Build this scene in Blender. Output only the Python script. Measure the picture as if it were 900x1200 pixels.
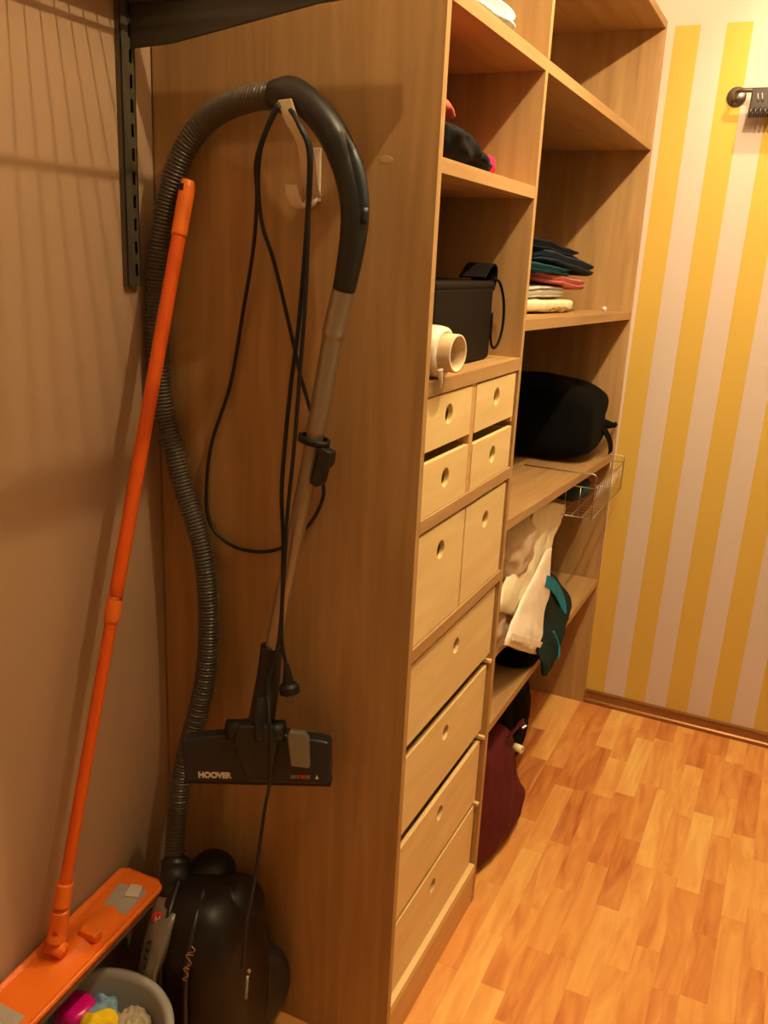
import bpy, bmesh, math, random
from mathutils import Vector, Matrix, noise
for o in list(bpy.data.objects): bpy.data.objects.remove(o)
S = bpy.context.scene
COL = S.collection
# ------------------------------------------------------------------ camera
cam = bpy.data.cameras.new('camera'); camo = bpy.data.objects.new('camera', cam); COL.objects.link(camo)
# rows: world X, Y, Z axes in image coordinates (x right, y down, z forward)
RW = ((0.8999, 0.1623, -0.4049), (0.4336, -0.2327, 0.8705), (0.0470, -0.9589, -0.2797))
m = Matrix(((RW[0][0], -RW[0][1], -RW[0][2]), (RW[1][0], -RW[1][1], -RW[1][2]), (RW[2][0], -RW[2][1], -RW[2][2])))
camo.matrix_world = Matrix.Translation((1.2022, -1.4409, 1.7489)) @ m.to_quaternion().to_matrix().to_4x4()
cam.sensor_fit = 'VERTICAL'; cam.sensor_height = 24.0; cam.lens = 24.0 * 1023.65 / 1200; cam.clip_start = .02
S.camera = camo
# ------------------------------------------------------------------ light and exposure
WARM = (1.0, .785, .48)
LAMPS = [((1.2, -.33, 2.90), 38), ((1.2, .47, 2.90), 88), ((1.22, 1.36, 2.90), 3)]
w = bpy.data.worlds.new('world'); S.world = w; w.use_nodes = True
w.node_tree.nodes['Background'].inputs[0].default_value = (1, .6, .3, 1); w.node_tree.nodes['Background'].inputs[1].default_value = .02
S.view_settings.view_transform = 'Standard'; S.view_settings.look = 'None'
S.view_settings.exposure = 0.0; S.view_settings.gamma = 1; S.view_settings.use_curve_mapping = False
for p, e in LAMPS:
    l = bpy.data.lights.new('spot_bulb_light', 'POINT'); l.energy = e; l.color = WARM; l.shadow_soft_size = .014
    lo = bpy.data.objects.new('spot_bulb_light', l); lo.location = p; COL.objects.link(lo)

sl = bpy.data.lights.new('spot_head_light', 'SPOT'); sl.energy = 33; sl.color = WARM; sl.shadow_soft_size = .012; sl.spot_size = math.radians(84); sl.spot_blend = .9
slo = bpy.data.objects.new('spot_head_light', sl); slo.location = (1.16, 1.40, 2.88); COL.objects.link(slo)
slo.rotation_euler = (Vector((1.16, 1.94, 2.10)) - Vector(slo.location)).to_track_quat('-Z', 'Y').to_euler()

# ------------------------------------------------------------------ materials
def srgb(r, g, b):
    f = lambda c: c / 12.92 if c <= .04045 else ((c + .055) / 1.055) ** 2.4
    return (f(r / 255), f(g / 255), f(b / 255), 1)
def newmat(name):
    mt = bpy.data.materials.new(name); mt.use_nodes = True
    return mt, mt.node_tree.nodes, mt.node_tree.links, mt.node_tree.nodes['Principled BSDF']
def plain(name, c, rough=.5, metal=0, bump=0, bscale=200, var=0, vscale=8, coat=0, spec=.5, trans=0, sub=0):
    mt, N, L, P = newmat(name)
    P.inputs['Base Color'].default_value = srgb(*c); P.inputs['Roughness'].default_value = rough; P.inputs['Metallic'].default_value = metal
    P.inputs['Coat Weight'].default_value = coat; P.inputs['Specular IOR Level'].default_value = spec
    P.inputs['Transmission Weight'].default_value = trans
    tc = N.new('ShaderNodeTexCoord')
    if var:
        n = N.new('ShaderNodeTexNoise'); n.inputs['Scale'].default_value = vscale; n.inputs['Detail'].default_value = 4
        L.new(tc.outputs['Object'], n.inputs['Vector'])
        r = N.new('ShaderNodeValToRGB'); a = srgb(*c)
        r.color_ramp.elements[0].position = .3; r.color_ramp.elements[1].position = .7
        r.color_ramp.elements[0].color = tuple(x * (1 - var) for x in a[:3]) + (1,)
        r.color_ramp.elements[1].color = tuple(min(1, x * (1 + var)) for x in a[:3]) + (1,)
        L.new(n.outputs['Fac'], r.inputs[0]); L.new(r.outputs[0], P.inputs['Base Color'])
    if bump:
        n = N.new('ShaderNodeTexNoise'); n.inputs['Scale'].default_value = bscale; n.inputs['Detail'].default_value = 3
        L.new(tc.outputs['Object'], n.inputs['Vector'])
        b = N.new('ShaderNodeBump'); b.inputs['Strength'].default_value = bump; b.inputs['Distance'].default_value = .003
        L.new(n.outputs['Fac'], b.inputs['Height']); L.new(b.outputs[0], P.inputs['Normal'])
    return mt
def wood(name, c0, c1, scale, rough=.45, knots=.35):
    """grain runs along the axis whose scale is small"""
    mt, N, L, P = newmat(name)
    tc = N.new('ShaderNodeTexCoord'); mp = N.new('ShaderNodeMapping'); mp.inputs['Scale'].default_value = scale
    L.new(tc.outputs['Object'], mp.inputs['Vector'])
    n1 = N.new('ShaderNodeTexNoise'); n1.inputs['Scale'].default_value = 1; n1.inputs['Detail'].default_value = 5; n1.inputs['Distortion'].default_value = .6
    L.new(mp.outputs[0], n1.inputs['Vector'])
    mp2 = N.new('ShaderNodeMapping'); mp2.inputs['Scale'].default_value = tuple(s * .16 for s in scale)
    L.new(tc.outputs['Object'], mp2.inputs['Vector'])
    n2 = N.new('ShaderNodeTexNoise'); n2.inputs['Scale'].default_value = 1; n2.inputs['Detail'].default_value = 3; n2.inputs['Distortion'].default_value = 1.4
    L.new(mp2.outputs[0], n2.inputs['Vector'])
    mx = N.new('ShaderNodeMix'); mx.data_type = 'FLOAT'; mx.inputs['Factor'].default_value = knots
    L.new(n1.outputs['Fac'], mx.inputs['A']); L.new(n2.outputs['Fac'], mx.inputs['B'])
    r = N.new('ShaderNodeValToRGB'); r.color_ramp.elements[0].position = .32; r.color_ramp.elements[1].position = .68
    r.color_ramp.elements[0].color = srgb(*c0); r.color_ramp.elements[1].color = srgb(*c1)
    L.new(mx.outputs['Result'], r.inputs[0]); L.new(r.outputs[0], P.inputs['Base Color'])
    P.inputs['Roughness'].default_value = rough; P.inputs['Specular IOR Level'].default_value = .35
    return mt
def math_(N, L, op, a, b=None):
    n = N.new('ShaderNodeMath'); n.operation = op
    for i, v in enumerate((a, b)):
        if v is None: continue
        if isinstance(v, (int, float)): n.inputs[i].default_value = v
        else: L.new(v, n.inputs[i])
    return n.outputs[0]
def floor_mat():
    mt, N, L, P = newmat('laminate_strip_floor'); M_ = lambda op, a, b=None: math_(N, L, op, a, b)
    tc = N.new('ShaderNodeTexCoord'); sp = N.new('ShaderNodeSeparateXYZ'); L.new(tc.outputs['Object'], sp.inputs[0])
    X, Y = sp.outputs[0], sp.outputs[1]
    sx = M_('DIVIDE', X, .0655); ix = M_('FLOOR', sx)
    wn = N.new('ShaderNodeTexWhiteNoise'); wn.noise_dimensions = '1D'; L.new(ix, wn.inputs['W'])
    ln = M_('ADD', M_('MULTIPLY', wn.outputs['Value'], .22), .24)
    sy = M_('ADD', M_('DIVIDE', Y, ln), M_('MULTIPLY', wn.outputs['Value'], 37.3)); iy = M_('FLOOR', sy)
    cb = N.new('ShaderNodeCombineXYZ'); L.new(ix, cb.inputs[0]); L.new(iy, cb.inputs[1])
    w2 = N.new('ShaderNodeTexWhiteNoise'); w2.noise_dimensions = '3D'; L.new(cb.outputs[0], w2.inputs['Vector'])
    # grain, moved per strip so that it breaks at the joints
    off = N.new('ShaderNodeVectorMath'); off.operation = 'SCALE'; L.new(w2.outputs['Color'], off.inputs[0]); off.inputs['Scale'].default_value = 9
    ad = N.new('ShaderNodeVectorMath'); ad.operation = 'ADD'; L.new(tc.outputs['Object'], ad.inputs[0]); L.new(off.outputs[0], ad.inputs[1])
    mp = N.new('ShaderNodeMapping'); mp.inputs['Scale'].default_value = (20, 3.2, 1); L.new(ad.outputs[0], mp.inputs['Vector'])
    n1 = N.new('ShaderNodeTexNoise'); n1.inputs['Scale'].default_value = 1; n1.inputs['Detail'].default_value = 5; n1.inputs['Distortion'].default_value = 1.1
    L.new(mp.outputs[0], n1.inputs['Vector'])
    v = M_('ADD', M_('MULTIPLY', w2.outputs['Value'], .52), M_('SUBTRACT', M_('MULTIPLY', n1.outputs['Fac'], .98), .19))
    r = N.new('ShaderNodeValToRGB'); E = r.color_ramp.elements
    E[0].position = .12; E[0].color = srgb(186, 102, 50); E[1].position = .95; E[1].color = srgb(250, 202, 118)
    e = E.new(.42); e.color = srgb(222, 146, 78); e = E.new(.7); e.color = srgb(240, 176, 98)
    L.new(v, r.inputs[0])
    # fine seams
    fx = M_('FRACT', sx); fy = M_('FRACT', sy)
    seam = M_('MAXIMUM', M_('LESS_THAN', fx, .018), M_('LESS_THAN', fy, .006))
    mx = N.new('ShaderNodeMix'); mx.data_type = 'RGBA'; L.new(M_('MULTIPLY', seam, .10), mx.inputs['Factor'])
    L.new(r.outputs[0], mx.inputs['A']); mx.inputs['B'].default_value = srgb(130, 66, 30)
    L.new(mx.outputs['Result'], P.inputs['Base Color'])
    P.inputs['Roughness'].default_value = .42; P.inputs['Specular IOR Level'].default_value = .4
    return mt
def stripe_mat():
    mt, N, L, P = newmat('striped_wallpaper'); M_ = lambda op, a, b=None: math_(N, L, op, a, b)
    tc = N.new('ShaderNodeTexCoord'); sp = N.new('ShaderNodeSeparateXYZ'); L.new(tc.outputs['Object'], sp.inputs[0])
    X, Z = sp.outputs[0], sp.outputs[2]
    u = M_('SUBTRACT', X, M_('ADD', M_('MULTIPLY', Z, .0135), .5925))
    f = M_('FRACT', M_('DIVIDE', u, .1655))
    st = M_('MULTIPLY', M_('LESS_THAN', f, .5), M_('GREATER_THAN', u, 0))
    st = M_('MULTIPLY', st, M_('LESS_THAN', Z, 2.545))
    mx = N.new('ShaderNodeMix'); mx.data_type = 'RGBA'; L.new(st, mx.inputs['Factor'])
    mx.inputs['A'].default_value = srgb(212, 194, 180); mx.inputs['B'].default_value = srgb(212, 176, 84)
    n = N.new('ShaderNodeTexNoise'); n.inputs['Scale'].default_value = 260; L.new(tc.outputs['Object'], n.inputs['Vector'])
    b = N.new('ShaderNodeBump'); b.inputs['Strength'].default_value = .15; b.inputs['Distance'].default_value = .002
    L.new(n.outputs['Fac'], b.inputs['Height']); L.new(b.outputs[0], P.inputs['Normal'])
    L.new(mx.outputs['Result'], P.inputs['Base Color']); P.inputs['Roughness'].default_value = .75; P.inputs['Specular IOR Level'].default_value = .2
    return mt
C0, C1 = (160, 121, 74), (191, 152, 101)
M_PANEL_V = wood('beech_panel_vertical', C0, C1, (34, 34, 2.4))
M_SHELF = wood('beech_shelf_board', C0, C1, (34, 2.4, 34))
M_EDGE = wood('beech_drawer_unit_trim', (200, 152, 98), (216, 170, 114), (40, 3, 40))
M_BIRCH = wood('birch_plywood', (220, 188, 128), (236, 208, 150), (18, 3.5, 22), .5)
M_BACK = wood('beech_back_panel', C0, C1, (30, 30, 2.2))
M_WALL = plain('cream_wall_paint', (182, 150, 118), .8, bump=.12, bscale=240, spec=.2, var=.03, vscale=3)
M_WHITE = plain('white_wall_paint', (232, 216, 196), .8, spec=.2)
M_CEIL = plain('white_ceiling_paint', (236, 228, 214), .85, spec=.2)
M_BASE = plain('bronze_wood_baseboard', (150, 100, 52), .28, metal=.35)
M_RAIL = plain('grey_painted_steel', (96, 88, 72), .45, metal=.3)
M_BRK = plain('dark_grey_steel', (62, 58, 50), .5, metal=.2)
M_WIRE = plain('white_coated_wire', (220, 214, 200), .4)
M_CHROME = plain('chrome_wire', (190, 184, 174), .3, metal=1)
M_ORANGE = plain('orange_plastic', (248, 122, 34), .34, spec=.5)
M_ORANGE_T = plain('orange_painted_tube', (236, 98, 26), .3, spec=.5)
M_PAD = plain('grey_mop_pad', (176, 164, 150), .9, bump=.5, bscale=300)
M_HOSE = plain('grey_plastic_hose', (92, 84, 72), .30, spec=.5)
M_DARK = plain('charcoal_plastic', (36, 35, 33), .38, var=.06)
M_DARK2 = plain('blue_black_plastic', (36, 40, 45), .34)
M_BODY = plain('dark_brown_black_plastic', (30, 22, 17), .42, spec=.35)
M_BLACK = plain('black_rubber', (22, 20, 20), .5)
M_TUBE = plain('brushed_steel_tube', (176, 160, 138), .34, metal=.75)
M_SILV = plain('silver_grey_plastic', (132, 126, 112), .3, metal=.3)
M_LOGO = plain('silver_print', (220, 210, 190), .5)
M_REDB = plain('red_badge', (200, 50, 34), .3)
M_GOLD = plain('gold_print', (190, 140, 84), .35, metal=.4)
M_INK = plain('dark_print', (40, 34, 28), .6)
M_HOOK = plain('beige_plastic', (236, 214, 188), .35)
M_BUCKET = plain('light_grey_plastic', (158, 152, 142), .4)

# ------------------------------------------------------------------ mesh helpers
def V(*a): return Vector(a)
class MB:
    def __init__(s): s.v = []; s.f = []; s.sm = []
    def add(s, vs, fs, smooth=True, T=None):
        b = len(s.v)
        s.v += [(T @ Vector(p) if T else Vector(p)) for p in vs]
        s.f += [[b + i for i in f] for f in fs]; s.sm += [smooth] * len(fs); return s
    def box(s, x0, x1, y0, y1, z0, z1, T=None):
        vs = [(x, y, z) for x in (x0, x1) for y in (y0, y1) for z in (z0, z1)]
        return s.add(vs, [(0, 1, 3, 2), (4, 6, 7, 5), (0, 4, 5, 1), (2, 3, 7, 6), (0, 2, 6, 4), (1, 5, 7, 3)], False, T)
    def hexa(s, pts, T=None):     # 8 corners in the order of box()
        return s.add(pts, [(0, 1, 3, 2), (4, 6, 7, 5), (0, 4, 5, 1), (2, 3, 7, 6), (0, 2, 6, 4), (1, 5, 7, 3)], False, T)
    def ring_stack(s, rings, cap=True, smooth=True, T=None, closed=False):
        n = len(rings[0]); vs = [p for r in rings for p in r]; fs = []
        k = len(rings)
        for i in range(k if closed else k - 1):
            a = i * n; b = ((i + 1) % k) * n
            for j in range(n): fs.append((a + j, a + (j + 1) % n, b + (j + 1) % n, b + j))
        if cap and not closed:
            fs.append(tuple(range(n))[::-1]); fs.append(tuple((k - 1) * n + j for j in range(n)))
        return s.add(vs, fs, smooth, T)
    def lathe(s, prof, n=32, T=None, cap=True, closed=False):   # prof: (r, z) about Z
        rings = [[(r * math.cos(2 * math.pi * j / n), r * math.sin(2 * math.pi * j / n), z) for j in range(n)] for r, z in prof]
        return s.ring_stack(rings, cap, True, T, closed)
    def prism(s, pts, h0, h1, T=None):                # polygon in local XY, extruded along local Z
        n = len(pts); vs = [(x, y, h0) for x, y in pts] + [(x, y, h1) for x, y in pts]
        fs = [tuple(range(n))[::-1], tuple(range(n, 2 * n))] + [(i, (i + 1) % n, n + (i + 1) % n, n + i) for i in range(n)]
        return s.add(vs, fs, False, T)
    def sweep(s, pts, rad, seg=12, step=.006, cap=True, raw=False, flat=None):
        P = [Vector(p) for p in pts] if raw else resample(pts, step)
        n = len(P); T = [(P[min(i + 1, n - 1)] - P[max(i - 1, 0)]).normalized() for i in range(n)]
        up = Vector((0, 0, 1)) if abs(T[0].z) < .9 else Vector((1, 0, 0))
        nrm = (up - T[0] * up.dot(T[0])).normalized(); rings = []; d = 0
        for i in range(n):
            nrm = (nrm - T[i] * nrm.dot(T[i])).normalized(); bn = T[i].cross(nrm)
            if i: d += (P[i] - P[i - 1]).length
            r = rad(d, i / (n - 1)) if callable(rad) else rad
            rings.append([P[i] + (nrm * math.cos(2 * math.pi * j / seg) + bn * math.sin(2 * math.pi * j / seg)) * r for j in range(seg)])
        return s.ring_stack(rings, cap)
    def build(s, name, mat, parent=None, bevel=0, sub=0, solid=0, seg=2):
        me = bpy.data.meshes.new(name)
        o0 = WORLD_LOC.get(parent.name, Vector((0, 0, 0))) if parent else Vector((0, 0, 0))
        me.from_pydata([tuple(p - o0) for p in s.v], [], s.f); me.validate(verbose=False)
        for p, k in zip(me.polygons, s.sm): p.use_smooth = k
        bm = bmesh.new(); bm.from_mesh(me); bmesh.ops.recalc_face_normals(bm, faces=bm.faces); bm.to_mesh(me); bm.free()
        o = bpy.data.objects.new(name, me); COL.objects.link(o); me.materials.append(mat)
        if parent: o.parent = parent; WORLD_LOC[o.name] = o0
        else: WORLD_LOC[o.name] = Vector((0, 0, 0))
        if solid: md = o.modifiers.new('solid', 'SOLIDIFY'); md.thickness = solid; md.offset = 0
        if bevel: md = o.modifiers.new('bevel', 'BEVEL'); md.width = bevel; md.segments = seg; md.limit_method = 'ANGLE'
        if sub: md = o.modifiers.new('sub', 'SUBSURF'); md.levels = sub; md.render_levels = sub
        return o
WORLD_LOC = {}
def catmull(P, t):
    n = len(P); x = t * (n - 1); i = min(int(x), n - 2); f = x - i
    p1, p2 = P[i], P[i + 1]
    p0 = P[i - 1] if i else p1 * 2 - p2
    p3 = P[i + 2] if i + 2 < n else p2 * 2 - p1
    return .5 * ((2 * p1) + (p2 - p0) * f + (2 * p0 - 5 * p1 + 4 * p2 - p3) * f * f + (3 * p1 - p0 - 3 * p2 + p3) * f ** 3)
def resample(pts, step):
    P = [Vector(p) for p in pts]; n = 24 * len(P)
    D = [catmull(P, i / n) for i in range(n + 1)]; L = [0]
    for i in range(n): L.append(L[-1] + (D[i + 1] - D[i]).length)
    k = max(2, round(L[-1] / step)); out = []; j = 0
    for i in range(k + 1):
        t = L[-1] * i / k
        while j < n - 1 and L[j + 1] < t: j += 1
        f = (t - L[j]) / max(1e-9, L[j + 1] - L[j]); out.append(D[j].lerp(D[j + 1], min(1, f)))
    return out
def frame(o, x, y=None, z=None):
    """local axes -> world; give x and y (z is their cross product)"""
    x = Vector(x).normalized(); y = Vector(y); y = (y - x * y.dot(x)).normalized(); z = x.cross(y)
    return Matrix.Translation(o) @ Matrix((x, y, z)).transposed().to_4x4()
def thing(name, label, cat, loc, group=None):
    o = bpy.data.objects.new(name, None); COL.objects.link(o); o.location = loc; o.empty_display_size = .05
    WORLD_LOC[o.name] = Vector(loc); tag(o, label, cat, group); return o
def tag(o, label=None, cat=None, group=None, kind=None):
    if label: o['label'] = label
    if cat: o['category'] = cat
    if group: o['group'] = group
    if kind: o['kind'] = kind
    return o
def base_origin(o):
    """move a top-level mesh's origin to the middle of its base"""
    vs = [v.co for v in o.data.vertices]; x = sum(v.x for v in vs) / len(vs); y = sum(v.y for v in vs) / len(vs); z = min(v.z for v in vs)
    c = Vector((x, y, z)); o.data.transform(Matrix.Translation(-c)); o.location = c; return o
def superell(mb, c, h, e1=.5, e2=.5, nu=56, nv=28, disp=None, T=None):
    """rounded box: half sizes h, exponents small = boxier"""
    f = lambda v, e: math.copysign(abs(v) ** e, v)
    rings = []
    for i in range(1, nv):
        a = -math.pi / 2 + math.pi * i / nv; r = []
        for j in range(nu):
            b = 2 * math.pi * j / nu
            p = Vector((h[0] * f(math.cos(a), e1) * f(math.cos(b), e2), h[1] * f(math.cos(a), e1) * f(math.sin(b), e2), h[2] * f(math.sin(a), e1)))
            if disp: p = disp(p)
            r.append(Vector(c) + p)
        rings.append(r)
    return mb.ring_stack(rings, True, True, T)
def pillow(mb, rows, T, nrm, nu=30, nv=44, pu=.5, pv=.35, wr=.006, ws=14, seed=0, back=1.0):
    """a puffed closed shape between left and right outlines, thickest in the middle"""
    Lp = [Vector(r[0]) for r in rows]; Rp = [Vector(r[1]) for r in rows]; nrm = Vector(nrm).normalized()
    rings = []
    for i in range(nv + 1):
        v = i / nv; l = catmull(Lp, v); r = catmull(Rp, v); ring = []
        tv = max(.02, (4 * v * (1 - v))) ** pv
        for side in (1, -1):
            for j in range(nu):
                u = j / nu if side == 1 else 1 - j / nu
                p = l.lerp(r, u); t = T * (max(0, 4 * u * (1 - u)) ** pu) * tv * (1 if side == 1 else back)
                q = p + nrm * t * side
                n3 = noise.noise_vector((q + Vector((seed, seed * 2, 0))) * ws) * wr
                q = q + n3 + nrm * side * wr * .8 * noise.noise((q + Vector((0, seed, 3))) * ws * 2.3)
                ring.append(q)
        rings.append(ring)
    return mb.ring_stack(rings, True, True)
def garment(name, label, cat, c, h, layers, mat, rot=0, seed=0, group=None, e=.42, groove=.05, tilt=0, wr=.010):
    """folded cloth: layered rounded slab with uneven edges"""
    R = Matrix.Rotation(rot, 3, 'Z') @ Matrix.Rotation(tilt, 3, 'X')
    def disp(p):
        k = p.z / h[2]
        g = 1 - groove * (abs(math.cos(math.pi * layers * (k + 1) / 2)) ** 6 if layers > 1 else 0)
        q = Vector((p.x * g, p.y * g, p.z))
        s = noise.noise_vector(Vector((p.x * 7 + seed, p.y * 7, p.z * 20 + seed)))
        q += Vector((s.x * wr, s.y * wr * 1.6, s.z * h[2] * .18))
        q.z += h[2] * .22 * noise.noise(Vector((p.x * 16, p.y * 16, seed * 3.1)))
        q.z = max(q.z, -h[2] * 1.0)
        return R @ q
    mb = MB(); superell(mb, c, h, .42, e, 84, 30, disp)
    o = mb.build(name, mat); base_origin(o); return tag(o, label, cat, group)
def text_mesh(name, body, size, T, mat, parent, bold=.0, ext=.0006, stretch=1.0, shear=0):
    cu = bpy.data.curves.new('t', 'FONT'); cu.body = body; cu.size = size; cu.extrude = ext; cu.offset = bold; cu.align_x = 'LEFT'; cu.shear = shear
    ob = bpy.data.objects.new('t', cu); COL.objects.link(ob); dg = bpy.context.evaluated_depsgraph_get()
    me = bpy.data.meshes.new_from_object(ob.evaluated_get(dg)); bpy.data.objects.remove(ob)
    me.transform(Matrix.Diagonal((stretch, 1, 1, 1))); me.transform(T)
    o0 = WORLD_LOC.get(parent.name, Vector()); me.transform(Matrix.Translation(-o0)); me.name = name
    me.materials.clear(); me.materials.append(mat)
    o = bpy.data.objects.new(name, me); COL.objects.link(o); o.parent = parent; WORLD_LOC[o.name] = o0; return o

# ================================================================== the room
RX, RY0, RY1, RZ = 2.05, -2.7, 1.941, 3.05
def struct(name, mb, mat, **k): o = mb.build(name, mat, **k); o['kind'] = 'structure'; return o
struct('floor', MB().box(-.1, RX + .1, RY0 - .1, RY1 + .1, -.05, 0), floor_mat())
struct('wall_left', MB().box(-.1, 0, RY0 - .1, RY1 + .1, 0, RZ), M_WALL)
struct('wall_back', MB().box(0, RX, RY1, RY1 + .1, 0, RZ), stripe_mat())
M_FAR = plain('grey_beige_wall_paint', (142, 136, 120), .8, spec=.2)
struct('wall_right', MB().box(RX, RX + .1, RY0 - .1, RY1 + .1, 0, RZ), M_FAR)
struct('wall_front', MB().box(0, RX, RY0 - .1, RY0, 0, RZ), M_FAR)
struct('ceiling', MB().box(-.1, RX + .1, RY0 - .1, RY1 + .1, RZ, RZ + .05), M_CEIL)
bb = MB()
prof = [(0, 0), (.016, 0), (.018, .006), (.017, .014), (.011, .019), (.0085, .030), (.009, .044), (.012, .049), (.010, .055), (.004, .058), (0, .058)]
n = len(prof)
vs = [(.603, RY1 - a, b) for a, b in prof] + [(RX, RY1 - a, b) for a, b in prof]
bb.add(vs, [tuple(range(n))[::-1], tuple(range(n, 2 * n))] + [(i, (i + 1) % n, n + (i + 1) % n, n + i) for i in range(n)], False)
struct('baseboard_back', bb, M_BASE)
# ================================================================== the wardrobe
t = .0186; D = .6
Y1, Y2, Y3, Y4 = .0, .571, 1.922, 1.9402
wr_ = thing('wardrobe', 'tall open beech wardrobe with shelves and a column of small wooden drawers', 'wardrobe', (.3, .97, 0))
def board(name, x0, x1, y0, y1, z0, z1, mat, parent=wr_, bev=.0008): return MB().box(x0, x1, y0, y1, z0, z1).build(name, mat, parent, bevel=bev)
board('side_panel', .004, D, Y1, Y1 + t, .0, 2.56, M_PANEL_V)
board('back_panel', .004, .010, Y1 + t, Y3, .0, 2.535, M_BACK)
board('divider_panel', .010, D, Y2, Y2 + t, .0, 2.151, M_PANEL_V)
board('divider_panel', .010, D, Y2 + .004, Y2 + t + .004, 2.176, 2.535, M_PANEL_V)
board('end_panel', .004, D, Y3, Y4, .0, 2.56, M_PANEL_V)
board('top_panel', .004, D, Y1 + t, Y3, 2.535, 2.56, M_SHELF)
board('shelf', .010, D - .0005, Y1 + t, Y3, 2.151, 2.176, M_SHELF)
board('shelf', .010, D - .001, Y1 + t, Y2, 1.890, 1.9155, M_SHELF)
board('shelf', .010, D, Y1 + t, Y2, 1.508, 1.537, M_SHELF)
board('shelf', .010, D, Y1 + t, Y2, 1.246, 1.273, M_SHELF)
board('shelf', .010, D, Y1 + t, Y2, .979, 1.007, M_SHELF)
board('base_shelf', .010, D, Y1 + t, Y2, .104, .1287, M_BIRCH)
board('plinth', D - .019, D - .001, Y1 + t, Y2, .0, .104, M_EDGE)
def slope_shelf(za, zb, th, xf):
    m_ = MB(); y0, y1 = Y2 + t, Y3
    m_.hexa([(x, y, z + (za if y == y0 else zb) - (th if k == 0 else 0)) for x in (.010, xf) for y in (y0, y1) for k, z in ((0, 0), (1, 0))])
    return m_.build('shelf', M_SHELF, wr_, bevel=.0008)
slope_shelf(1.6235, 1.597, .026, D - .001)
slope_shelf(1.130, 1.063, .026, D - .001)
slope_shelf(.5560, .5480, .024, D - .001)
board('box_divider', .20, D - .004, .2655, .2885, 1.273, 1.508, M_EDGE)
for z in (1.389, ):
    board('drawer_runner', .05, .575, Y1 + t, .029, z - .004, z + .010, M_EDGE); board('drawer_runner', .05, .575, .2555, .2655, z - .004, z + .010, M_EDGE)
    board('drawer_runner', .05, .575, .2885, .297, z - .004, z + .010, M_EDGE); board('drawer_runner', .05, .592, .561, .571, z - .004, z + .010, M_EDGE)
for z in (.750, .526, .3215):
    board('drawer_runner', .05, .597, Y1 + t, .027, z, z + .009, M_BIRCH); board('drawer_runner', .05, .597, .560, .571, z, z + .009, M_BIRCH)
def drawer(y0, y1, z0, z1, xf, hy, hz, r=.0195, hback=None):
    """open-topped box; its front has a round finger hole with real wall thickness"""
    mb = MB(); th = .011; N = 40; W = (y1 - y0) / 2; H = (z1 - z0) / 2
    def outer(a):
        c, s_ = math.cos(a), math.sin(a); best = 1e9
        for d, lim in ((c, y1 - hy), (-c, hy - y0), (s_, z1 - hz), (-s_, hz - z0)):
            if d > 1e-6: best = min(best, lim / d)
        return hy + c * best, hz + s_ * best
    ang = [2 * math.pi * k / N for k in range(N)]
    for cy, cz in ((y0, z0), (y0, z1), (y1, z0), (y1, z1)):
        a = math.atan2(cz - hz, cy - hy) % (2 * math.pi)
        k = min(range(N), key=lambda q: min(abs(ang[q] - a), 2 * math.pi - abs(ang[q] - a))); ang[k] = a
    O = [outer(a) for a in ang]; I = [(hy + r * math.cos(a), hz + r * math.sin(a)) for a in ang]
    rings = [[(xf, y, z) for y, z in I], [(xf, y, z) for y, z in O], [(xf - th, y, z) for y, z in O], [(xf - th, y, z) for y, z in I]]
    mb.ring_stack(rings, False, False, None, True)
    xb = .12
    mb.box(xb, xf - th, y0, y0 + .009, z0, z1 - .004); mb.box(xb, xf - th, y1 - .009, y1, z0, z1 - .004)
    mb.box(xb, xb + .009, y0 + .009, y1 - .009, z0, z1 - .004); mb.box(xb, xf - th, y0 + .009, y1 - .009, z0, z0 + .006)
    return mb.build('drawer', M_BIRCH, wr_, bevel=.0009)
drawer(.0205, .2635, 1.4030, 1.5045, .597, .139, 1.4625)
drawer(.2915, .5585, 1.4000, 1.5035, .597, .427, 1.4625)
drawer(.0205, .2635, 1.2740, 1.3810, .597, .141, 1.3345)
drawer(.2915, .5610, 1.2740, 1.3760, .597, .430, 1.3300)
drawer(.0220, .2775, 1.0085, 1.2380, .596, .146, 1.1815)
drawer(.2845, .5590, 1.0085, 1.2370, .596, .421, 1.1780)
drawer(.0235, .5620, .7800, .9640, .592, .298, .9060, .0185)
drawer(.0240, .5650, .5540, .7420, .586, .286, .6860, .0185)
drawer(.0240, .5650, .3350, .5190, .586, .288, .4660, .0185)
drawer(.0240, .5650, .1300, .3190, .586, .276, .2640, .0185)
# worn patch on the side panel, a pale stain at shoulder height
st = MB(); st.lathe([(.009, 0), (.008, .0002), (.003, .0003)], 20, frame((.503, 0, 1.908), (1, 0, 0), (0, 0, 1)) @ Matrix.Diagonal((1.5, .8, 1, 1)))
st.build('pale_stain', plain('pale_wood_stain', (196, 152, 98), .5), wr_)

# ================================================================== left wall: slotted upright, bracket, wire shelf
up = thing('slotted_wall_upright', 'grey steel slotted upright screwed to the left wall', 'shelf rail', (0, -.077, 1.672))
YU0, YU1 = -.0955, -.058
ub = MB()
ub.box(.001, .0135, YU0, YU0 + .003, 1.672, 2.50); ub.box(.001, .0135, YU1 - .003, YU1, 1.672, 2.50)
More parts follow.
